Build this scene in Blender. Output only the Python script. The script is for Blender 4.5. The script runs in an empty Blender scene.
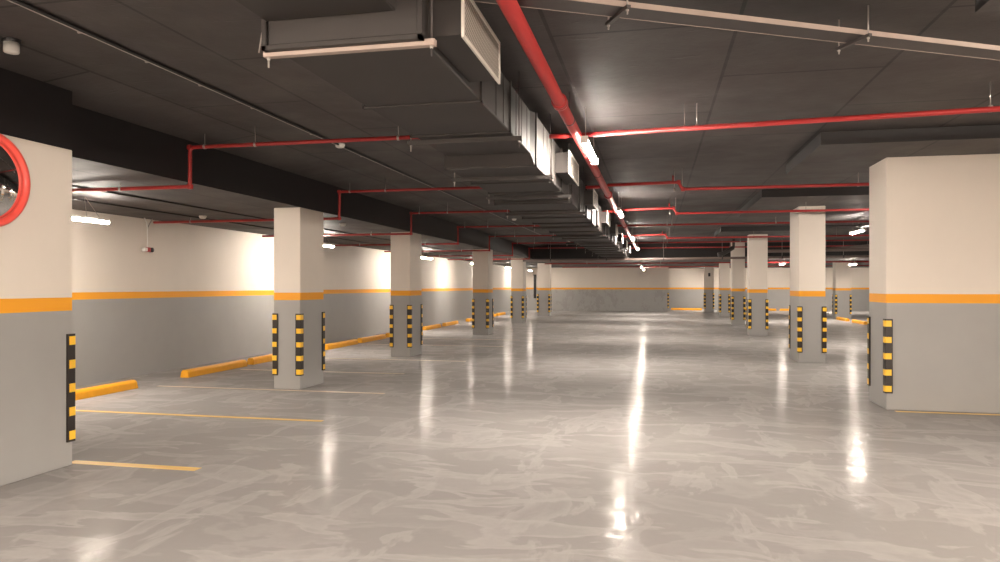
import bpy, bmesh, math, random
from mathutils import Vector, Matrix
random.seed(7)
C = bpy.context.scene.collection

# ------------------------------------------------------------------ materials
def mat(name, col=(.5, .5, .5), rough=.6, metal=0, spec=.5, emit=None, estr=0):
    m = bpy.data.materials.new(name); m.use_nodes = True
    b = m.node_tree.nodes['Principled BSDF']
    b.inputs['Base Color'].default_value = (*col, 1)
    b.inputs['Roughness'].default_value = rough
    b.inputs['Metallic'].default_value = metal
    b.inputs['Specular IOR Level'].default_value = spec
    if emit:
        b.inputs['Emission Color'].default_value = (*emit, 1)
        b.inputs['Emission Strength'].default_value = estr
    return m
class NT:
    def __init__(s, m): s.t = m.node_tree; s.b = s.t.nodes['Principled BSDF']
    def n(s, typ, **kw):
        x = s.t.nodes.new(typ)
        for k, v in kw.items(): setattr(x, k, v)
        return x
    def l(s, a, b): s.t.links.new(a, b)
    def pos(s):
        return s.n('ShaderNodeNewGeometry').outputs['Position']
    def mapping(s, src, scale=(1, 1, 1), rot=(0, 0, 0), loc=(0, 0, 0)):
        x = s.n('ShaderNodeMapping'); s.l(src, x.inputs['Vector'])
        x.inputs['Scale'].default_value = scale; x.inputs['Rotation'].default_value = rot; x.inputs['Location'].default_value = loc
        return x.outputs[0]
    def noise(s, src, scale=5, detail=4, rough=.5, dist=0):
        x = s.n('ShaderNodeTexNoise'); s.l(src, x.inputs['Vector'])
        x.inputs['Scale'].default_value = scale; x.inputs['Detail'].default_value = detail
        x.inputs['Roughness'].default_value = rough; x.inputs['Distortion'].default_value = dist
        return x.outputs['Fac']
    def ramp(s, src, stops, interp='LINEAR'):
        x = s.n('ShaderNodeValToRGB'); s.l(src, x.inputs[0]); x.color_ramp.interpolation = interp
        e = x.color_ramp.elements
        while len(e) < len(stops): e.new(.5)
        for q, (p, c) in zip(e, stops):
            q.position = p; q.color = (*c, 1) if isinstance(c, tuple) else (c, c, c, 1)
        return x.outputs['Color']
    def mix(s, f, a, b, mode='MIX'):
        x = s.n('ShaderNodeMix', data_type='RGBA', blend_type=mode)
        for i, v in ((0, f), (6, a), (7, b)):
            if hasattr(v, 'links'): s.l(v, x.inputs[i])
            else: x.inputs[i].default_value = v if i == 0 else (*v, 1)
        return x.outputs[2]
    def bump(s, h, strength=.2, dist=.01, prev=None):
        x = s.n('ShaderNodeBump'); s.l(h, x.inputs['Height'])
        x.inputs['Strength'].default_value = strength; x.inputs['Distance'].default_value = dist
        if prev: s.l(prev, x.inputs['Normal'])
        return x.outputs[0]

M = {}
WHITE, GREY, ORANGE = (.76, .68, .60), (.335, .325, .312), (.88, .37, .02)
def painted(name, rough_low=.45, patchy=.0):
    m = mat(name, WHITE, .6); n = NT(m); p = n.pos()
    sep = n.n('ShaderNodeSeparateXYZ'); n.l(p, sep.inputs[0])
    w = n.noise(p, 1.3, 3)
    wob = n.n('ShaderNodeMath', operation='MULTIPLY_ADD'); n.l(w, wob.inputs[0]); wob.inputs[1].default_value = .004; n.l(sep.outputs[2], wob.inputs[2])
    div = n.n('ShaderNodeMath', operation='DIVIDE'); n.l(wob.outputs[0], div.inputs[0]); div.inputs[1].default_value = 4
    f1 = n.noise(p, 2.2, 5, .6)
    gr = n.mix(f1, tuple(c * .93 for c in GREY), tuple(c * 1.07 for c in GREY))
    wh = n.mix(n.noise(n.mapping(p, (1, 1, .6)), 1.7, 6, .6), tuple(c * .93 for c in WHITE), tuple(min(1, c * 1.05) for c in WHITE))
    k1 = n.ramp(div.outputs[0], [(0, 0.), (1.292 / 4, 1.)], 'CONSTANT')
    k2 = n.ramp(div.outputs[0], [(0, 0.), (1.392 / 4, 1.)], 'CONSTANT')
    col = n.mix(k2, n.mix(k1, gr, ORANGE), wh)
    n.l(col, n.b.inputs['Base Color'])
    rr = n.mix(k1, (rough_low,) * 3, (.62,) * 3)
    if patchy:
        rr = n.mix(k1, n.ramp(n.noise(n.mapping(p, (1.6, 1.6, 1)), 1.5, 6, .7), [(.3, rough_low), (.7, rough_low + patchy)]), (.62,) * 3)
    n.l(rr, n.b.inputs['Roughness'])
    n.l(n.bump(n.noise(p, 9, 5, .6), .12, .004), n.b.inputs['Normal'])
    return m
M['paint'] = painted('wall_paint')
M['paint_gloss'] = painted('wall_paint_glossy', .2, .2)

def ceiling_mat(name, base, rough):
    m = mat(name, base, rough, spec=.5); n = NT(m); p = n.pos()
    br = n.n('ShaderNodeTexBrick'); n.l(n.mapping(p, (1, 1, 1), (0, 0, math.pi / 2), (0, -.52, 0)), br.inputs['Vector'])
    br.inputs['Scale'].default_value = 1; br.inputs['Brick Width'].default_value = 2.44; br.inputs['Row Height'].default_value = 1.22
    br.inputs['Mortar Size'].default_value = .014; br.inputs['Mortar Smooth'].default_value = .2
    br.inputs['Color1'].default_value = (.9, .9, .9, 1); br.inputs['Color2'].default_value = (1.12, 1.12, 1.12, 1); br.inputs['Mortar'].default_value = (.13, .13, .13, 1)
    a = n.noise(n.mapping(p, (1, 2.2, 1)), 1.4, 7, .65, .4)
    c = n.mix(a, tuple(v * .72 for v in base), tuple(v * 1.3 for v in base))
    c = n.mix(1., c, br.outputs['Color'], 'MULTIPLY')
    n.l(c, n.b.inputs['Base Color'])
    sp = n.ramp(n.noise(n.mapping(p, (1.2, 5, 1)), 3.2, 3, .5, .6), [(.66, 0.), (.74, 1.)])
    n.l(n.ramp(n.noise(p, 1.1, 6, .6), [(.3, rough - .08), (.7, rough + .12)]), n.b.inputs['Roughness'])
    b1 = n.bump(sp, .35, .006)
    b2 = n.bump(n.noise(p, 9, 5, .65), .5, .006, b1)
    b3 = n.bump(br.outputs['Fac'], -.6, .01, b2)
    n.l(b3, n.b.inputs['Normal'])
    return m
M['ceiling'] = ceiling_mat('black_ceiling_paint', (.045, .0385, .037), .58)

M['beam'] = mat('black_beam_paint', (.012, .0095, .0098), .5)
def slab(name, x0, x1, y0, y1, z0, z1):
    b = MB().box(x0, x1, y0, y1, z0, z1)
    b.bm.normal_update()
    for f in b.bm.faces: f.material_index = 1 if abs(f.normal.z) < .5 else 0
    o = b.build(name, [M['ceiling'], M['beam']]); o['kind'] = 'structure'; return o
def floor_mat():
    m = mat('epoxy_floor', (.4, .36, .34), .2, spec=.03); n = NT(m); p = n.pos()
    wp = n.n('ShaderNodeTexNoise'); n.l(p, wp.inputs['Vector']); wp.inputs['Scale'].default_value = .9; wp.inputs['Detail'].default_value = 2
    add = n.n('ShaderNodeVectorMath', operation='MULTIPLY_ADD'); n.l(wp.outputs['Color'], add.inputs[0]); add.inputs[1].default_value = (.55, .55, 0); n.l(p, add.inputs[2])
    q = add.outputs[0]
    a = n.noise(n.mapping(q, (.75, 1.25, 1), (0, 0, -.6)), 1.35, 5, .55, .3)
    b = n.noise(n.mapping(q, (1.7, .5, 1), (0, 0, -.75)), 1.3, 5, .55, .2)
    b_ = n.noise(n.mapping(q, (.5, 1.5, 1), (0, 0, -.25), (7, 3, 0)), 1.7, 5, .5, .3)
    big = n.noise(p, .35, 3, .5)
    sa = n.ramp(a, [(.49, 0.), (.525, .6), (.62, .15), (.7, .4)])
    sb = n.ramp(b, [(.55, 0.), (.575, .7), (.68, .1)])
    sc_ = n.ramp(b_, [(.56, 0.), (.58, .8), (.65, .35)])
    c = n.mix(big, (.295, .276, .268), (.335, .315, .306))
    c = n.mix(sa, c, (.38, .357, .347)); c = n.mix(sb, c, (.408, .384, .374)); c = n.mix(sc_, c, (.408, .384, .374))
    fine = n.noise(p, 16, 5, .65)
    c = n.mix(n.ramp(fine, [(.3, 0.), (.75, .2)]), c, (.26, .243, .235))
    n.l(c, n.b.inputs['Base Color'])
    band = n.noise(n.mapping(p, (1.3, 2.6, 1), (0, 0, -.3)), 1.5, 4, .6, .4)
    r = n.ramp(band, [(.35, .10), (.5, .135), (.62, .25)])
    n.l(r, n.b.inputs['Roughness'])
    b1 = n.bump(n.noise(n.mapping(p, (1.2, 1, 1)), 3.6, 4, .55, .3), .6, .009)
    b2 = n.bump(a, .12, .006, b1); b2 = n.bump(band, .25, .01, b2)
    n.l(b2, n.b.inputs['Normal'])
    n.b.inputs['Specular IOR Level'].default_value = 0
    gl = n.n('ShaderNodeBsdfGlossy'); n.l(r, gl.inputs['Roughness']); n.l(b2, gl.inputs['Normal'])
    gl.inputs['Color'].default_value = (1, .98, .95, 1)
    lw = n.n('ShaderNodeLayerWeight'); lw.inputs['Blend'].default_value = .5
    fac = n.ramp(lw.outputs['Facing'], [(0, .010), (.6, .016), (.74, .05), (.84, .075), (.93, .12), (1, .28)])
    ms = n.n('ShaderNodeMixShader'); n.l(fac, ms.inputs[0]); n.l(n.b.outputs[0], ms.inputs[1]); n.l(gl.outputs[0], ms.inputs[2])
    n.l(ms.outputs[0], n.t.nodes['Material Output'].inputs['Surface'])
    return m
M['floor'] = floor_mat()

def noisy(name, col, rough, amt=.12, scale=8, metal=0, spec=.5, bump=0.):
    m = mat(name, col, rough, metal, spec); n = NT(m); p = n.pos()
    n.l(n.mix(n.noise(p, scale, 5, .6), tuple(c * (1 - amt) for c in col), tuple(min(1, c * (1 + amt)) for c in col)), n.b.inputs['Base Color'])
    if bump: n.l(n.bump(n.noise(p, scale * 2, 3), bump, .004), n.b.inputs['Normal'])
    return m
M['line'] = noisy('worn_yellow_line_paint', (.78, .50, .15), .45, .15, 5)
M['line_faded'] = noisy('faded_line_paint', (.56, .42, .29), .4, .15, 5)
M['stop'] = noisy('orange_yellow_wheel_stop_paint', (.88, .39, .015), .5, .12, 12, bump=.2)
M['rubber'] = noisy('black_rubber', (.022, .016, .014), .45, .2, 20)
M['reflect'] = noisy('yellow_reflective_patch', (.95, .55, .04), .35, .08, 30)
M['red'] = noisy('red_pipe_enamel', (.38, .026, .025), .36, .15, 4)
M['duct'] = noisy('black_painted_duct_metal', (.038, .033, .031), .6, .15, 3, .1, .3, bump=.15)
M['dark'] = noisy('dark_painted_steel', (.05, .042, .04), .5, .2, 5)
M['tan'] = noisy('dusty_tan_steel', (.36, .28, .24), .5, .12, 6)
M['galv'] = noisy('galvanised_steel', (.42, .38, .35), .4, .12, 15, .5)
M['brownpipe'] = noisy('brown_grey_pipe', (.17, .125, .11), .45, .15, 3)
M['white'] = noisy('white_plastic', (.8, .77, .72), .4, .03, 9)
M['grille_frame'] = noisy('offwhite_grille_paint', (.66, .62, .56), .4, .04, 9)
M['blackplastic'] = mat('black_plastic', (.015, .013, .013), .35)
M['mirror'] = mat('mirror_face', (.85, .84, .83), .05, 1)
M['rim'] = noisy('coral_red_mirror_rim', (.9, .1, .075), .35, .05, 6)
M['tube'] = mat('lamp_diffuser', (.9, .88, .84), .4, emit=(1, .90, .79), estr=520)
M['tube_bay'] = mat('lamp_diffuser_bay', (.9, .88, .84), .4, emit=(1, .90, .79), estr=350)
M['tube_rear'] = mat('lamp_diffuser_bright', (.9, .88, .84), .4, emit=(1, .88, .75), estr=700)
# perforated sheet for the grilles
gm = mat('perforated_grille', (.4, .36, .32), .5); n = NT(gm); p = n.pos()
vor = n.n('ShaderNodeTexVoronoi'); n.l(n.mapping(p, (1, 1, 1), (math.pi / 4, 0, 0)), vor.inputs['Vector']); vor.inputs['Scale'].default_value = 55; vor.inputs['Randomness'].default_value = 0
n.l(n.ramp(vor.outputs['Distance'], [(.3, (.05, .045, .04)), (.42, (.42, .38, .33))]), n.b.inputs['Base Color'])
M['perf'] = gm

# ------------------------------------------------------------------ helpers
class MB:
    def __init__(s): s.bm = bmesh.new(); s.mi = 0
    def _tag(s, faces):
        for f in faces: f.material_index = s.mi
    def box(s, x0, x1, y0, y1, z0, z1, bev=0, seg=2):
        r = bmesh.ops.create_cube(s.bm, size=1)
        vs = r['verts']
        for v in vs:
            v.co = Vector(((x0 + x1) / 2 + v.co.x * (x1 - x0), (y0 + y1) / 2 + v.co.y * (y1 - y0), (z0 + z1) / 2 + v.co.z * (z1 - z0)))
        fs = {f for v in vs for f in v.link_faces}
        s._tag(fs)
        if bev:
            es = {e for f in fs for e in f.edges}
            r = bmesh.ops.bevel(s.bm, geom=list(es), offset=bev, segments=seg, affect='EDGES', profile=.5)
            s._tag(r['faces'])
        return s
    def tube(s, pts, r, seg=12, caps=True):
        """round pipe through points with small fillets already in pts"""
        pts = [Vector(p) for p in pts]; rings = []
        for i, p in enumerate(pts):
            if i == 0: t = pts[1] - p
            elif i == len(pts) - 1: t = p - pts[i - 1]
            else: t = ((p - pts[i - 1]).normalized() + (pts[i + 1] - p).normalized())
            t.normalize()
            up = Vector((0, 0, 1)) if abs(t.z) < .95 else Vector((0, 1, 0))
            if len(pts) > 2: up = Vector((0, 1, 0)) if abs(t.y) < .9 else Vector((0, 0, 1))
            a = t.cross(up).normalized(); b = t.cross(a).normalized()
            k = 1
            if 0 < i < len(pts) - 1:
                k = 1 / max(.5, (pts[i + 1] - p).normalized().dot(t))
            rings.append([s.bm.verts.new(p + a * (r * math.cos(q)) + b * (r * math.sin(q))) for q in [2 * math.pi * j / seg for j in range(seg)]])
        for A, B in zip(rings, rings[1:]):
            for j in range(seg):
                f = s.bm.faces.new((A[j], A[(j + 1) % seg], B[(j + 1) % seg], B[j])); f.material_index = s.mi; f.smooth = True
        if caps:
            for R_ in (rings[0], rings[-1][::-1]):
                f = s.bm.faces.new(R_); f.material_index = s.mi
        return s
    def prism(s, poly, f3, h0, h1):
        """poly: list of 2-D points; f3(u, v, h) -> 3-D"""
        A = [s.bm.verts.new(f3(u, v, h0)) for u, v in poly]; B = [s.bm.verts.new(f3(u, v, h1)) for u, v in poly]
        fs = [s.bm.faces.new(A), s.bm.faces.new(B[::-1])]
        n_ = len(poly)
        for i in range(n_): fs.append(s.bm.faces.new((A[i], B[i], B[(i + 1) % n_], A[(i + 1) % n_])))
        s._tag(fs); return s
    def lathe(s, prof, f3, seg=24, smooth=True):
        """prof: (radius, height) pairs; f3(x, y, h)"""
        rings = []
        for r, h in prof:
            if r < 1e-6: rings.append([s.bm.verts.new(f3(0, 0, h))])
            else: rings.append([s.bm.verts.new(f3(r * math.cos(q), r * math.sin(q), h)) for q in [2 * math.pi * j / seg for j in range(seg)]])
        for A, B in zip(rings, rings[1:]):
            for j in range(seg):
                a0, a1 = A[j % len(A)], A[(j + 1) % len(A)]; b0, b1 = B[j % len(B)], B[(j + 1) % len(B)]
                vs = []
                for v in (a0, a1, b1, b0):
                    if v not in vs: vs.append(v)
                if len(vs) > 2:
                    f = s.bm.faces.new(vs); f.smooth = smooth; f.material_index = s.mi
        return s
    def build(s, name, mats, parent=None):
        bmesh.ops.recalc_face_normals(s.bm, faces=s.bm.faces[:])
        me = bpy.data.meshes.new(name); s.bm.to_mesh(me); s.bm.free()
        for m in (mats if isinstance(mats, (list, tuple)) else [mats]): me.materials.append(m)
        o = bpy.data.objects.new(name, me); C.objects.link(o)
        if parent:
            o.parent = parent; o.matrix_parent_inverse = Matrix.Identity(4)
            me.transform(Matrix.Translation(-parent_loc(parent)))
        return o
def parent_loc(p):
    v = Vector((0, 0, 0))
    while p: v += p.location; p = p.parent
    return v
def origin_to(o, loc):
    loc = Vector(loc); o.data.transform(Matrix.Translation(-loc)); o.location = loc
def thing(name, loc, label, cat, group=None):
    o = bpy.data.objects.new(name, None); o.empty_display_size = .1; C.objects.link(o); o.location = loc
    o['label'] = label; o['category'] = cat
    if group: o['group'] = group
    return o
def tag(o, label, cat, group=None):
    o['label'] = label; o['category'] = cat
    if group: o['group'] = group
    return o
def struct(name, mb, m):
    o = mb.build(name, m); o['kind'] = 'structure'; return o
def fillet(pts, r=.05, k=4):
    out = [Vector(pts[0])]
    for a, b, c in zip(pts, pts[1:], pts[2:]):
        a, b, c = Vector(a), Vector(b), Vector(c)
        p = b + (a - b).normalized() * r; q = b + (c - b).normalized() * r
        for i in range(k + 1):
            t = i / k; out.append(p * (1 - t) ** 2 + b * 2 * t * (1 - t) + q * t * t)
    out.append(Vector(pts[-1])); return out
def copy_tree(o, loc, label=None, group=None):
    r = o.copy(); C.objects.link(r); r.location = loc
    if label: r['label'] = label
    if group: r['group'] = group
    for ch in list(o.children):
        c = ch.copy(); C.objects.link(c); c.parent = r
        for g in list(ch.children):
            d = g.copy(); C.objects.link(d); d.parent = c
    return r

# ------------------------------------------------------------------ setting
XW, XR, YB, YF, YF2 = -8.47, 17.0, -9.0, 43.6, 47.2      # left wall, right wall, back, far wall, recessed far wall
ZC, ZL, ZP = 3.2, 2.64, 3.06                             # ceiling, low slab, drop panel underside
XS, YS = -5.03, 29.6                                     # edge of the low slab on the left / at the far end
flo = struct('floor', MB().box(XW - .3, XR + .3, YB - .3, YF2 + .3, -.2, 0), M['floor'])
struct('ceiling', MB().box(XS, XR + .3, YB - .3, YS, ZC, ZC + .25), M['ceiling'])
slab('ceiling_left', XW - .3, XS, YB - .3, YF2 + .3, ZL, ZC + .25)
struct('trim_5', MB().prism([(XS, 3.10), (-4.3, ZC + .001), (XS, ZC + .001)], lambda u, v, h: (u, h, v), YB, YS), M['ceiling'])
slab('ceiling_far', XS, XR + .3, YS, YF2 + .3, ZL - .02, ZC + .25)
struct('wall_left', MB().box(XW - .3, XW, YB - .3, YF2 + .3, 0, ZL), M['paint'])
struct('wall_right', MB().box(XR, XR + .3, YB - .3, YF2 + .3, 0, ZC), M['paint'])
struct('wall_back', MB().box(XW, XR, YB - .3, YB, 0, ZC), M['paint'])
wf = struct('wall_far', MB().box(XW, .72, YF, YF + .35, 0, ZL - .02), M['paint_gloss'])
struct('wall_far_recess', MB().box(.72, XR, YF2, YF2 + .3, 0, ZL - .02), M['paint'])

for i, (x0, x1, y, w) in enumerate([(-4.88, -3.66, 5.25, .1), (-7.35, -3.62, 7.42, .08), (-7.3, -3.7, 9.5, .07), (-7.3, -4.2, 11.7, .07),
                                    (-7.3, -3.7, 13.9, .07), (2.80, 6.5, 9.44, .075), (-7.3, -3.7, 17.5, .07), (-7.3, -3.7, 19.7, .07)]):
    MB().box(x0, x1, y - w / 2, y + w / 2, .0, .002).build('parking_line', M['line'] if i in (0, 1, 5) else M['line_faded'], flo)

# drop panels over the right columns
def panel(x0, x1, y0, y1, where):
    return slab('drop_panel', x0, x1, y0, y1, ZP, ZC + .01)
panel(1.78, 6.2, 8.55, 10.75, '')
panel(1.82, 4.2, 13.4, 17.2, '')
panel(1.82, 4.2, 21.6, 24.2, '')
panel(1.78, 4.2, 2.3, 4.6, '')
for i, o in enumerate([o for o in C.objects if o.name.startswith('drop_panel')]): o.name = 'trim_%d' % (i + 1)

# ------------------------------------------------------------------ columns
def guard(cx, cy, sx, sy, parent):
    """L-shaped rubber guard round the corner (cx, cy); the column lies on the -sx, -sy side"""
    t, L = .018, .068
    def Lp(t, L, e=0, c=.008):
        return [(t - c, t), (-L, t), (-L, e), (e, e), (e, -L), (t, -L), (t, t - c)]
    f = lambda u, v, h: (cx + sx * u, cy + sy * v, h)
    g = MB().prism(Lp(t, L), f, .2, 1.1); g.mi = 1
    for k in range(5):
        zc = .255 + k * .1975
        g.prism(Lp(t + .003, L - .014, .0005, .012), f, zc - .036, zc + .036)
    return g.build('corner_guard', [M['rubber'], M['reflect']], parent)
def column(x0, x1, y0, y1, ztop, label, corners=((1, -1), (-1, -1), (1, 1), (-1, 1)), cap=None):
    c = thing('column', ((x0 + x1) / 2, (y0 + y1) / 2, 0), label, 'column')
    MB().box(x0, x1, y0, y1, 0, ztop, .006, 1).build('shaft', M['paint'], c)
    for sx, sy in corners:
        guard(x1 if sx > 0 else x0, y1 if sy > 0 else y0, sx, sy, c)
    if cap: MB().box(x0, x1, y0, y1, ztop, cap, .004, 1).build('black_head', M['beam'], c)
    return c
column(-5.6, -4.79, 3.7, 5.17, ZL, 'broad near column at the left edge with a black head and a round mirror on its face', ((1, 1), (-1, 1)), ZC)
column(-5.45, -5.03, 9.6, 10.35, ZL, 'nearest free-standing square column of the left row, beside two wheel stops')
column(-5.51, -5.07, 14.5, 15.25, ZL, 'left row column with a red pipe crossing just under its top, second behind the mirror column')
column(-5.53, -5.04, 21.6, 22.25, ZL, 'third square column behind the mirror column in the left row')
column(-5.74, -5.24, 28.7, 29.35, ZL, 'left row column last but one before the far wall, beside the last yellow wheel stops')
column(-5.75, -5.14, 35.4, 36.0, ZL, 'farthest column of the left row, in front of the glossy grey far wall')
column(2.73, 5.6, 9.55, 10.27, ZP, 'very wide wall-like column filling the right edge, cream above and grey below')
column(2.73, 3.22, 15.05, 16.0, ZP, 'right row column next behind the very wide one, red pipe across its top')
column(2.75, 3.28, 22.9, 23.4, ZP, 'right row column in the middle of the row, third from the camera')
column(2.86, 3.33, 29.0, 29.59, ZC, 'right row column partly hidden behind the third, with a dark pipe across its upper face')
column(3.06, 3.52, 36.9, 37.4, ZL - .02, 'narrow looking right row column under the low black slab, left of the piped one')
column(2.73, 3.25, 43.1, 43.6, ZL - .02, 'pale small column deep in the recess beside the far wall end')
column(8.12, 8.78, 35.9, 36.5, ZL - .02, 'lone pale column seen between the two nearest right columns, orange wheel stops at its foot')
t = MB().box(2.93, 3.05, 43.02, 43.1, 2.05, 2.25, .01).build('wall_box', M['blackplastic']); tag(t, 'tiny dark box high on the pale small column in the recess', 'box')
# guard on the free end of the far wall
guard(.72, YF, 1, -1, wf)

# ------------------------------------------------------------------ wheel stops
def wheel_stop(L, axis='Y'):
    w, h = .15, .125
    prof = [(-w / 2, 0), (w / 2, 0), (w / 2 - .006, h - .035), (w / 2 - .026, h - .005), (w / 2 - .04, h), (-w / 2 + .04, h), (-w / 2 + .026, h - .005), (-w / 2 + .006, h - .035)]
    b = MB()
    if axis == 'Y': b.prism(prof, lambda u, v, t: (u, t, v), -L / 2, L / 2)
    else: b.prism(prof, lambda u, v, t: (t, u, v), -L / 2, L / 2)
    bm = b.bm
    for v in bm.verts:      # sloping ends
        a = v.co.y if axis == 'Y' else v.co.x
        s = 1 if a > 0 else -1
        a2 = a - s * .022 * (v.co.z / h)
        if axis == 'Y': v.co.y = a2
        else: v.co.x = a2
    bmesh.ops.bevel(bm, geom=bm.edges[:], offset=.006, segments=1, affect='EDGES')
    return b
stops = [(7.46, 'nearest yellow wheel stop, at the left wall beside the near mirror column'),
         (10.42, 'yellow wheel stop by the left wall, wholly visible left of the nearest square column'),
         (12.42, 'yellow wheel stop running in behind the nearest square column on the left'),
         (15.70, 'yellow wheel stop just to the right of the nearest square left column'),
         (17.75, 'yellow wheel stop by the left wall, second right of the nearest square left column'),
         (19.85, 'yellow wheel stop half behind the left column with a pipe across its top'),
         (23.4, 'small yellow wheel stop just right of the left column with a pipe across its top'),
         (25.85, 'small yellow wheel stop in mid gap between second and third square left columns'),
         (29.4, 'small yellow wheel stop just left of the third square left column'),
         (33.2, 'tiny yellow wheel stop just right of the third square left column'),
         (35.6, 'tiny yellow wheel stop seen left of the last but one left column')]
src = None
for i, (y, lab) in enumerate(stops):
    if src is None:
        o = src = wheel_stop(1.76).build('wheel_stop', M['stop'])
    else:
        o = src.copy(); C.objects.link(o)
    o.location = (-7.50 - .012 * (y - 7), y + .905, 0); tag(o, lab, 'wheel stop', 'yellow wheel stops along the left wall')
for y, lab in [(33.9, 'orange wheel stop at the foot of the lone pale column on the right'), (31.25, 'orange wheel stop nearer than the one at the foot of the lone pale column')]:
    o = src.copy(); C.objects.link(o); o.location = (7.95, y, 0); tag(o, lab, 'wheel stop', 'orange wheel stops in the right bay')
o2 = None
for x, lab in [(1.85, 'low yellow wheel stop in the recess just right of the glossy far wall'),
               (6.2, 'yellow wheel stop at the far wall seen between the third and second right columns'),
               (8.3, 'yellow wheel stop at the far wall immediately left of the lone pale column')]:
    if o2 is None:
        o = o2 = wheel_stop(1.9, 'X').build('wheel_stop', M['stop'])
    else:
        o = o2.copy(); C.objects.link(o)
    o.location = (x, 46.5, 0); tag(o, lab, 'wheel stop', 'yellow wheel stops along the recessed far wall')

# ------------------------------------------------------------------ lamps
def lamp(loc, ztop, label, group, wires='rod', tube='tube', first={}):
    key = (wires, tube, round(ztop - loc[2], 2))
    if key in first: return copy_tree(first[key], loc, label, group)
    t = thing('batten_lamp', loc, label, 'lamp', group)
    x, y, z = loc; L = 1.2
    MB().box(x - .03, x + .03, y - L / 2, y + L / 2, z + .012, z + .05, .006).build('housing', M['white'], t)
    prof = [(.034 * math.cos(a), .03 * math.sin(a)) for a in [math.pi + math.pi * k / 8 for k in range(9)]]
    d = MB().prism([(u, v) for u, v in prof], lambda u, v, h: (x + u, h, z + .012 + v), y - L / 2 + .015, y + L / 2 - .015)
    d.build('diffuser', M[tube], t)
    e = MB().box(x - .036, x + .036, y - L / 2 - .005, y - L / 2 + .015, z - .02, z + .052, .004)
    e.build('end_cap', M['white'], t)
    e = MB().box(x - .036, x + .036, y + L / 2 - .015, y + L / 2 + .005, z - .02, z + .052, .004)
    e.build('end_cap', M['white'], t)
    for s in (-.46, .46):
        w = MB()
        if wires == 'rod': w.tube([(x, y + s, z + .05), (x, y + s, ztop)], .004, 6)
        else:
            w.tube([(x, y + s, z + .05), (x, y + s * .45, ztop)], .0035, 6); w.tube([(x, y + s * .5, z + .05), (x, y + s * .42, ztop)], .0035, 6)
        w.build('hanging_wire', M['galv'], t)
    first[key] = t
    return t
g = 'batten lamps in a line beside the big red pipe'
for y, z, zt, lab in [(7.35, 2.85, ZC, 'largest glowing batten lamp beside the big red pipe'),
                      (13.65, 2.85, ZC, 'second glowing batten lamp along the big red pipe'),
                      (20.9, 2.85, ZC, 'third lamp along the big red pipe, small and bright'),
                      (26.6, 2.85, ZC, 'fourth lamp along the big red pipe, just above the transverse pipe'),
                      (33.4, 2.36, ZL - .02, 'first small lamp below the transverse pipe near the far wall'),
                      (38.9, 2.36, ZL - .02, 'farthest tiny lamp, close above the glossy far wall'),
                      (.9, 2.85, ZC, 'lamp of the red pipe line above the camera')]:
    lamp((-.655, y, z), zt, lab, g)
g = 'batten lamps hung over the left parking bays'
for y, lab in [(7.75, 'glowing batten lamp on thin wires right behind the mirror column'),
               (14.65, 'batten lamp seen just right of the nearest square left column top'),
               (22.0, 'batten lamp seen just right of the second square left column'),
               (28.2, 'small batten lamp immediately left of the third square left column'),
               (35.0, 'tiny batten lamp between the third and fourth square left columns'),
               (41.4, 'tiny batten lamp between the two farthest left columns'),
               (1.2, 'bay lamp beside the camera behind the mirror column'), (-5.5, 'bay lamp at the back of the hall on the left')]:
    lamp((-7.18, y, 2.345 if y == 7.75 else 2.39), ZL, lab, g, 'V', 'tube_bay')
g = 'batten lamps over the right bays'
for x, y, z, zt, lab in [(4.9, 19.4, 2.84, ZC, 'tilted looking bright lamp between the wide column and the next right column'),
                         (4.9, 13.0, 2.84, ZC, 'lamp hidden behind the very wide right column'),
                         (5.12, 31.6, 2.4, ZL - .02, 'lamp seen between the two right columns, low near the far wall'),
                         (8.15, 33.0, 2.4, ZL - .02, 'small lamp just right of the lone pale column head'),
                         (4.4, 4.6, 2.84, ZC, 'lamp in front of the very wide right column outside the frame'),
                         
                         (8.9, 24.5, 2.84, ZC, 'lamp deep in the right bays behind the wide column'),
                         (3.05, 44.9, 2.4, ZL - .02, 'added fill lamp in the recess hidden behind the deepest small column'),  # this and the next two are hidden lamps added to brighten the far walls
                         (8.37, 44, 2.4, ZL - .02, 'added fill lamp by the far wall hidden behind the column next to the very wide one'),
                         (10.3, 44, 2.4, ZL - .02, 'added fill lamp by the far wall hidden behind the lone pale column')]:
    lamp((x, y, z), zt, lab, g, 'rod', 'tube_rear' if y == 4.6 else 'tube')

for y in (-1.2, -3.4, -5.6, -7.8):  # unseen lamps added to brighten the faces turned towards the camera
    for x in (-6.3, -3.4, 2.4, 5.0, 7.8):
        lamp((x, y, 2.85 if x > -5 else 2.39), ZC if x > -5 else ZL, 'unseen fill lamp added behind the camera', 'unseen fill lamps added behind the camera', 'rod', 'tube_rear')
# ------------------------------------------------------------------ big duct
du = thing('air_duct', (-1.5, 10, 2.6), 'long black rectangular air duct with side grilles running down the centre of the ceiling', 'air duct')
def seg(x0, x1, y0, y1, z0, z1):
    MB().box(x0, x1, y0, y1, z0, z1, .006, 1).build('duct_section', M['duct'], du)
def flange(x0, x1, y, z0, z1, e=.022):
    b = MB(); w = .02
    for a in ((x0 - e, x1 + e, z0 - e, z0 + .002), (x0 - e, x0 + .002, z0 - e, z1 + .01), (x1 - .002, x1 + e, z0 - e, z1 + .01)):
        b.box(a[0], a[1], y - w, y + w, a[2], a[3])
    b.build('flange', M['duct'], du)
secs = [(-1.905, -1.22, -8.5, 3.28, 2.82, 3.1), (-1.895, -1.11, 3.28, 6.42, 2.70, 3.08), (-1.93, -1.08, 6.5, 9.2, 2.605, 3.08),
        (-2.05, -1.07, 9.2, 17.5, 2.58, 3.06), (-2.02, -1.06, 17.5, 29.55, 2.60, 3.05)]
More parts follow.
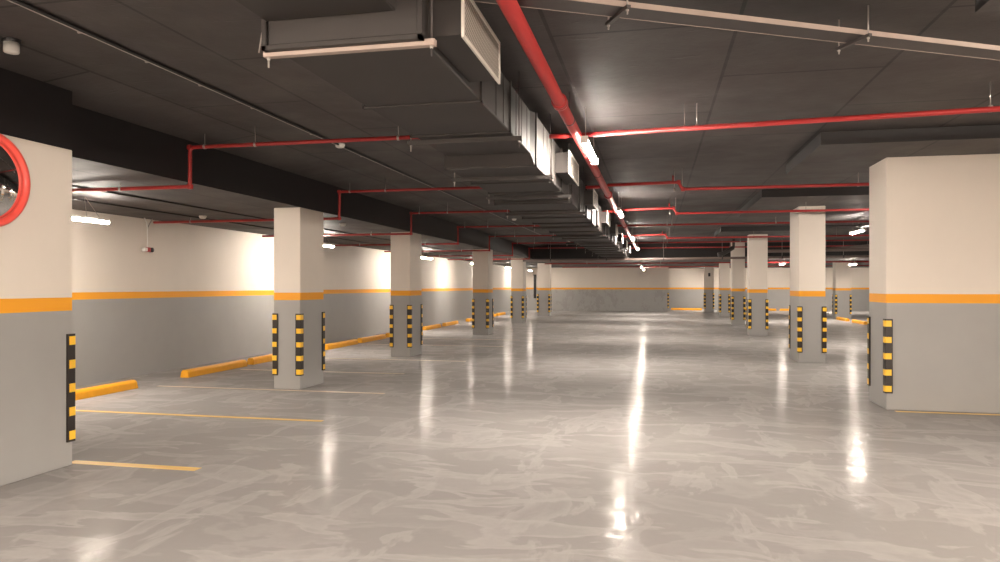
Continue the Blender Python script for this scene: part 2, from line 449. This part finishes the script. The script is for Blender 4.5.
for s_ in secs: seg(*s_)
# sloping transition pieces
MB().prism([(-1.91, 2.70), (-1.11, 2.70), (-1.11, 3.08), (-1.91, 3.08)], lambda u, v, h: ((u if h < 6.45 else (-1.93 if u < -1.5 else -1.08)), h, (v if h < 6.45 or v > 2.9 else 2.605)), 6.42, 6.5).build('duct_reducer', M['duct'], du)
for y in [-2, .9, 2.1]: flange(-1.92, -1.22, y, 2.82, 3.1)
flange(-1.91, -1.11, 3.30, 2.70, 3.08, .02)
for y in [4.55, 5.5]: flange(-1.91, -1.11, y, 2.70, 3.08, .012)
for y in [6.54, 7.55, 8.35]: flange(-1.93, -1.08, y, 2.605, 3.08, .014)
y = 9.25
while y < 17: flange(-2.05, -1.07, y, 2.58, 3.06, .022); y += 1.0
y = 17.6
while y < 29.5: flange(-2.02, -1.06, y, 2.60, 3.05, .024); y += 1.22
# standing seams on the duct's aisle side
for i, y in enumerate([5.0, 5.25, 5.75, 6.0, 6.25, 7.0, 7.25, 7.75]):
    x = -1.11 if y < 6.4 else -1.08
    MB().box(x - .002, x + .004, y - .006, y + .006, 2.71 if y < 6.4 else 2.62, 3.075).build('seam', M['duct'], du)
# trapeze hangers
def trapeze(y, x0, x1, z, m='tan', e=.09, h=.035, ri=.025):
    b = MB().box(x0 - e, x1 + e, y - .02, y + .02, z - h, z)
    b.build('trapeze_bar', M[m], du)
    for x in (x0 - e + ri, x1 + e - ri):
        MB().tube([(x, y, z - h - .05), (x, y, ZC)], .005, 8).build('hanger_rod', M['dark'] if x > -1.5 else M['galv'], du)
        MB().lathe([(0, -.012), (.009, -.012), (.009, 0), (0, 0)], lambda a, b_, c: (x + a, y + b_, z - h + c), 6, False).build('nut', M['galv'], du)
trapeze(3.34, -1.845, -1.14, 2.69, 'tan', .1, .03, .02)
MB().tube([(-1.98, 3.34, 2.69), (-1.93, 3.3, 2.82), (-1.9, 3.28, 2.83)], .004, 6).build('tie_wire', M['galv'], du)
trapeze(5.62, -1.91, -1.11, 2.685, 'duct', .075)
trapeze(7.05, -1.93, -1.08, 2.59, 'duct')
trapeze(8.6, -1.93, -1.08, 2.59, 'duct')
for k in range(4): trapeze(10.3 + 2.4 * k, -2.05, -1.07, 2.557, 'duct')
for k in range(4): trapeze(19.4 + 2.45 * k, -2.02, -1.06, 2.575, 'duct')
# side grilles
def grille(y0, y1, z0=2.72, z1=2.975, xd=-1.1, xg=-.92):
    g = MB().box(xd, xg - .012, y0 + .02, y1 - .02, z0 + .02, z1 - .02).build('grille_box', M['duct'], du)
    f = MB(); w = .022
    f.box(xg - .014, xg, y0, y1, z0, z0 + w, .002, 1); f.box(xg - .014, xg, y0, y1, z1 - w, z1, .002, 1)
    f.box(xg - .014, xg, y0, y0 + w, z0 + w, z1 - w); f.box(xg - .014, xg, y1 - w, y1, z0 + w, z1 - w)
    f.build('grille_frame', M['grille_frame'], g)
    MB().box(xg - .013, xg - .006, y0 + w, y1 - w, z0 + w, z1 - w).build('perforated_panel', M['perf'], g)
grille(3.42, 4.27, xd=-1.12); grille(7.84, 8.83, z1=2.98)
for y0 in (11.0, 14.2, 17.3, 20.3, 23.6, 26.6): grille(y0, y0 + .8, z0=2.72)

# ------------------------------------------------------------------ red pipes
mp = thing('sprinkler_main', (-.75, 10, 2.95), 'thick red sprinkler main pipe running away along the centre beside the lamps', 'pipe')
MB().tube([(-.742, -8.9, 2.95), (-.742, 29.58, 2.95)], .047, 20).build('pipe', M['red'], mp)
for y in (-1.5, 5.66, 11.6, 17.6, 23.6):
    MB().lathe([(.044, -.05), (.062, -.045), (.062, -.012), (.056, -.008), (.056, .008), (.062, .012), (.062, .045), (.044, .05)],
               lambda a, b, c: (-.742 + a, y + c, 2.95 + b), 20).build('coupling', M['red'], mp)
for y in (2.6, 6.3, 9.4, 12.6, 15.8, 19, 22.2, 25.4):
    h = MB().tube([(-.742, y, 2.995), (-.742, y, ZC)], .006, 8)
    h.lathe([(.046, -.014), (.050, -.014), (.050, .014), (.046, .014)], lambda a, b, c: (-.742 + a, y + c, 2.95 + b), 20)
    h.build('pipe_hanger', M['dark'], mp)

for y in (7.02, 10.75, 14.3, 17.75, 21.6, 25.0, 28.4):
    MB().tube([(-1.02, y, 2.965), (-.7, y, 2.965)], .024, 12).build('branch_stub', M['red'], mp)
def hanger(x, y, z, zt, parent, r=.02):
    h = MB().tube([(x, y, z + r), (x, y, zt)], .0045, 6)
    h.lathe([(r + .001, -.012), (r + .006, -.012), (r + .006, .012), (r + .001, .012)], lambda a, b, c: (x + c, y + a, z + b), 14)
    h.build('pipe_hanger', M['galv'], parent)
ly = [6.93, 10.7, 14.15, 17.75, 21.3, 24.9, 28.3]
llab = ['nearest thin red pipe left of the duct, stepping down right of the mirror column',
        'thin red pipe stepping down just right of the nearest square left column top',
        'thin red pipe that drops and crosses the head of the second square left column',
        'thin red pipe stepping down between the second and third square left columns',
        'thin red pipe crossing right at the head of the third square left column',
        'faint thin red pipe left of the duct, second farthest before the low far slab',
        'farthest thin red pipe left of the duct, next to the low far slab']
R_ = .021
for i, y in enumerate(ly):
    zu, zl = 3.0, 2.575
    t = thing('sprinkler_pipe', (-4.93, y, zl), llab[i], 'pipe', 'thin red pipes left of the duct')
    MB().tube(fillet([(-2.3, y, zu), (-4.93, y, zu), (-4.93, y, zl), (-8.3, y, zl)], .05), R_, 12).build('pipe', M['red'], t)
    for p, ax in (((-4.93, zu), 0), ((-4.93, zl), 0)):
        MB().box(p[0] - .028, p[0] + .028, y - .027, y + .027, p[1] - .028, p[1] + .028, .014, 2).build('elbow', M['red'], t)
    MB().lathe([(0, .03), (.027, .028), (.03, -.03), (0, -.03)], lambda a, b, c: (-2.3 + c, y + a, zu + b), 12).build('end_cap', M['red'], t)
    MB().tube([(-2.33, y, zu), (-2.33, y, zu + .07)], .012, 8).build('outlet', M['red'], t)
    for x in (-4.75, -4.15, -2.55): hanger(x, y, zu, ZC, t)
    for x in (-5.8, -7.6): hanger(x, y, zl, ZL, t, .02)
ry = [7.02, 10.75, 14.3, 17.75, 21.6, 25.0, 28.4]
rlab = ['nearest long straight red pipe crossing the right ceiling from the big main',
        'thin red pipe with a small step, passing below the nearest drop panel on the right',
        'thin stepped red pipe crossing the head of the column behind the very wide one',
        'straight thin red pipe across the right ceiling, in front of the second drop panel shadow',
        'thin red pipe with a step, crossing the head of the third right column',
        'faint red pipe across the right ceiling just before the low far slab',
        'farthest red pipe across the right ceiling, against the low far slab']
for i, y in enumerate(ry):
    t = thing('sprinkler_pipe', (.3, y, 2.95), rlab[i], 'pipe', 'thin red pipes right of the main')
    r = .024 if i == 0 else .022
    if i in (1, 2, 4):
        xj = (.32, .33, .27)[(1, 2, 4).index(i)]
        pts = [(-.70, y, 2.99), (xj, y, 3.0), (xj + .05, y - .02, 2.895), (12.0, y, 2.895)]
        MB().tube(fillet(pts, .04), r, 12).build('pipe', M['red'], t)
        MB().box(xj - .03, xj + .03, y - .028, y + .028, 2.97, 3.03, .012, 2).build('elbow', M['red'], t)
        MB().box(xj + .03, xj + .09, y - .05, y + .01, 2.865, 2.925, .012, 2).build('elbow', M['red'], t)
        zz = 2.895
        MB().tube([(xj - .08, y, 3.02), (xj - .08, y, 3.10)], .012, 8).build('outlet', M['red'], t)
    else:
        k_ = -.09 if i == 0 else 0
        pts = [(-.70, y, 2.965), (5.2, y + k_ * 5.9, 2.965), (12.0, y + k_ * 5.9, 2.965)]
        MB().tube(pts, r, 12).build('pipe', M['red'], t); zz = 2.975
    for x in (.26, .37, 2.72, 4.9, 7.5): hanger(x, y + (-.09 * min(x + .45, 5.6) if i == 0 else 0), zz, ZC if not (1.78 < x < 4.2 and i in (2, 4)) else ZP, t, r)

# far pipes under the low slab
for k, (y, z, lab) in enumerate([(32.2, 2.5, 'dark red pipe under the low far slab, highest of the far ones'), (38.5, 2.5, 'dark red pipe low against the far wall top')]):
    t = thing('sprinkler_pipe', (0, y, z), lab, 'pipe')
    MB().tube([(-4.9, y, z), (16, y, z)], .025, 10).build('pipe', M['red'], t)
    for x in (-3, 0.2, 4.2, 8, 12): hanger(x, y, z, ZL - .02, t, .025)

# transverse service pipe in front of the low slab
def long_pipe(name, a, b, r, m, lab, nh, ztop=ZC):
    t = thing(name, a, lab, 'pipe')
    a, b = Vector(a), Vector(b)
    MB().tube([a, b], r, 14).build('pipe', M[m], t)
    for k in range(nh):
        p = a.lerp(b, (k + .5) / nh)
        MB().tube([p + Vector((0, 0, r)), Vector((p.x, p.y, ztop))], .006, 6).build('hanger_rod', M['galv'], t)
        u = (b - a).normalized()
        q = Vector((-u.y, u.x, 0))
        MB().lathe([(r + .001, -.02), (r + .008, -.02), (r + .008, .02), (r + .001, .02)], lambda x, y_, c: p + u * c + q * x + Vector((0, 0, y_)), 14).build('pipe_clamp', M['dark'], t)
    return t
long_pipe('drain_pipe', (-5.0, 27.3, 2.475), (14, 28.6, 2.62), .045, 'brownpipe', 'brown grey service pipe crossing the whole hall below the duct end', 9)
long_pipe('drain_pipe', (3.4, 24.1, 2.60), (14, 24.5, 2.72), .05, 'brownpipe', 'brown pipe in the right bays above the lone pale column', 4)
long_pipe('drain_pipe', (3.6, 19.6, 3.0), (14, 17.2, 2.88), .035, 'dark', 'dark slanting pipe above the tilted looking lamp in the right bays', 4)
long_pipe('drain_pipe', (5.2, 28.9, 2.78), (9.8, 22.5, 2.95), .06, 'brownpipe', 'slanting grey pipe below the tilted looking lamp on the right', 3)
t = thing('pipe_elbow', (2.4, 27.4, 2.6), 'thick black pipe bend rising beside the fourth right column head', 'pipe')
MB().tube(fillet([(2.2, 27.4, 2.64), (2.4, 27.4, 2.68), (2.75, 27.4, 2.90)], .1), .075, 14).build('bend', M['dark'], t)
MB().tube([(2.75, 27.4, 2.88), (2.75, 27.4, ZC)], .05, 12).build('riser', M['dark'], t)

# ------------------------------------------------------------------ cable tray, top right
ct = thing('cable_tray', (1.0, 4.5, 3.03), 'slanting cable tray with a tan side rail crossing the ceiling at the top right', 'cable tray')
A = Vector((-1.0, 3.56, 3.03)); B = Vector((5.5, 7.05, 3.03)); u = (B - A).normalized(); q = Vector((-u.y, u.x, 0))
if q.y < 0: q = -q
L_ = (B - A).length
f = lambda a, b, h: A + u * h + q * a + Vector((0, 0, b))
MB().prism([(0, 0), (.155, 0), (.155, .003), (0, .003)], f, 0, L_).build('tray_bottom', M['dark'], ct)
MB().prism([(-.004, -.002), (0, -.002), (0, .028), (-.004, .028)], f, 0, L_).build('side_rail', M['tan'], ct)
MB().prism([(.155, -.002), (.158, -.002), (.158, .028), (.155, .028)], f, 0, L_).build('side_rail', M['tan'], ct)
for h in (.95, 2.55, 4.3, 6.2):
    MB().prism([(-.04, -.024), (.24, -.024), (.24, -.004), (-.04, -.004)], f, h - .012, h + .012).build('tray_bracket', M['dark'], ct)
    for a in (-.022, .222):
        p = f(a, -.05, h)
        MB().tube([p, Vector((p.x, p.y, ZC))], .005, 8).build('threaded_rod', M['galv'], ct)
        MB().lathe([(0, -.012), (.009, -.012), (.009, 0), (0, 0)], lambda x, y_, c: (p.x + x, p.y + y_, p.z + .03 + c), 6, False).build('nut', M['galv'], ct)

# ------------------------------------------------------------------ ceiling conduit on the left
cd = thing('ceiling_conduit', (-3.74, 8, 3.19), 'thin pale cable conduit clipped to the ceiling left of the duct', 'conduit')
MB().tube([(-3.74, -4, 3.19), (-3.74, 24, 3.19)], .006, 8).build('conduit', M['galv'], cd)
MB().tube([(-3.70, -4, 3.186), (-3.70, 24, 3.186)], .013, 8).build('conduit_shadow', M['blackplastic'], cd)  # black tube stands in for the shadow beside the pale conduit
for y in (4.1, 4.75, 5.4, 6.2, 7.4, 8.8, 10.4, 12.2, 14.5, 17): 
    MB().box(-3.76, -3.72, y - .008, y + .008, 3.18, 3.2, .003, 1).build('clip', M['galv'], cd)
cd = thing('ceiling_conduit', (-6.5, 12, 2.62), 'thin dark tube drawn for a joint line under the low slab over the left bays', 'conduit')
MB().tube([(-6.43, -4, 2.628), (-6.43, 40, 2.628)], .011, 8).build('conduit', M['blackplastic'], cd)  # black tube stands for a panel joint in the low slab
cd = thing('ceiling_conduit', (-7.2, 12, 2.62), 'dark tube drawn for a joint line near the left bay lamps', 'conduit')
MB().tube([(-7.38, -4, 2.628), (-7.38, 40, 2.628)], .011, 8).build('conduit', M['blackplastic'], cd)  # second panel joint of the low slab, drawn as a black tube

# ------------------------------------------------------------------ detectors
def detector(x, y, z, lab, r=.055, h=.045):
    t = thing('smoke_detector', (x, y, z), lab, 'smoke detector')
    MB().lathe([(0, 0), (r * 1.1, 0), (r * 1.1, -h * .3), (0, -h * .3)], lambda a, b, c: (x + a, y + b, z + c), 24, False).build('base', M['white'], t)
    MB().lathe([(r, -h * .3), (r * .95, -h * .8), (r * .6, -h), (0, -h)], lambda a, b, c: (x + a, y + b, z + c), 24).build('dome', M['white'], t)
    return t
t = thing('junction_box', (-4.37, 4.13, ZC), 'round white ceiling box at the top left corner', 'junction box')
MB().lathe([(0, -.02), (.048, -.02), (.048, -.085), (.045, -.09), (0, -.09)], lambda a, b, c: (-4.35 + a, 4.16 + b, ZC + c), 24).build('cup', M['white'], t)
MB().lathe([(0, 0), (.062, 0), (.058, -.022), (0, -.022)], lambda a, b, c: (-4.35 + a, 4.16 + b, ZC + c), 24, False).build('collar', M['blackplastic'], t)
detector(-3.70, 8.05, ZC, 'flat white detector on the ceiling just above the nearest thin red pipe')
detector(-3.5, 17.9, ZC, 'white dome detector left of the duct near the fourth thin red pipe')
detector(-3.2, 27.2, ZC, 'tiny white detector far off left of the duct end')
detector(-7.2, 10.45, ZL, 'white detector under the low slab left of the nearest square left column')
detector(-5.6, 12.3, ZL, 'white detector under the low slab seen just right of the nearest square left column')

# ------------------------------------------------------------------ convex mirror
mx, my, mz = -4.79, 4.345, 2.285
t = thing('traffic_mirror', (mx, my, mz), 'round convex traffic mirror with a coral red rim on the near left column', 'mirror')
fm = lambda a, b, c: (mx + c, my + a, mz + b)
MB().lathe([(.308, .035), (.308, .05), (.325, .062), (.35, .058), (.362, .04), (.362, .012), (.308, .01), (.308, .035)], fm, 64).build('rim', M['rim'], t)
MB().lathe([(.366, .008), (.366, .022), (.358, .022), (.358, .008), (.366, .008)], fm, 64).build('back_edge', M['blackplastic'], t)
cap = []
Rs = .85
for k in range(17):
    r = .305 * (1 - k / 16); cap.append((r, .03 + math.sqrt(Rs * Rs - r * r) - math.sqrt(Rs * Rs - .305 ** 2)))
MB().lathe(cap, fm, 64).build('mirror_face', M['mirror'], t)
MB().lathe([(0, 0), (.12, 0), (.12, .02), (0, .02)], fm, 24).build('bracket', M['dark'], t)

# ------------------------------------------------------------------ small things on the left and far walls
bx, by, bz = -8.36, 10.62, 2.11
t = thing('hanging_connector', (bx, by, bz), 'small red and black connector hanging on a white cable by the left wall', 'connector')
MB().tube([(bx, by, bz + .04), (bx, by, bz + .36), (bx + .0, by - .02, bz + .45), (bx, by - .08, ZL)], .009, 8).build('cable', M['white'], t)
MB().tube([(bx, by, bz + .36), (bx, by + .04, bz + .43), (bx, by + .12, ZL)], .008, 8).build('cable', M['galv'], t)
MB().box(bx - .03, bx + .03, by + -.02, by + .05, bz - .035, bz + .04, .008).build('red_block', M['red'], t)
MB().box(bx - .03, bx + .03, by - .11, by - .03, bz - .03, bz + .03, .008).build('white_block', M['white'], t)
MB().lathe([(0, -.03), (.04, -.03), (.04, .03), (0, .03)], lambda a, b, c: (bx + c, by + .085 + a, bz + b), 16).build('black_plug', M['blackplastic'], t)
t = MB().lathe([(0, 0), (.035, 0), (.035, .05), (.02, .05), (.02, .02), (0, .02)], lambda a, b, c: (XW - .01 + c, 17.1 + a, .62 + b), 14).build('pipe_stub', M['blackplastic'])
tag(t, 'tiny black pipe stub low on the grey left wall between two square columns', 'pipe stub')
t = MB().box(-7.3, -7.14, YF - .1, YF, .75, 2.2, .01).build('wall_duct', M['blackplastic'])
tag(t, 'narrow black vertical box on the far wall between the last two left columns', 'box')

# ------------------------------------------------------------------ camera, world, view
cam = bpy.data.cameras.new('camera'); co = bpy.data.objects.new('camera', cam); C.objects.link(co)
cam.sensor_width = 36; cam.lens = 722 / 1000 * 36; cam.shift_y = 5 / 1000; cam.clip_end = 200; cam.clip_start = .05
co.location = (0, 0, 1.5); co.rotation_euler = (math.pi / 2, 0, math.atan(156 / 722))
sc = bpy.context.scene; sc.camera = co
w = bpy.data.worlds.new('world'); sc.world = w; w.use_nodes = True
w.node_tree.nodes['Background'].inputs[0].default_value = (.02, .02, .02, 1); w.node_tree.nodes['Background'].inputs[1].default_value = .1
sc.view_settings.view_transform = 'Standard'; sc.view_settings.look = 'None'; sc.view_settings.gamma = 1; sc.view_settings.use_curve_mapping = False
sc.view_settings.exposure = 0
sc.cycles.use_denoising = True
sc.cycles.max_bounces = 8; sc.cycles.diffuse_bounces = 6; sc.cycles.glossy_bounces = 4
sc.cycles.sample_clamp_indirect = 6
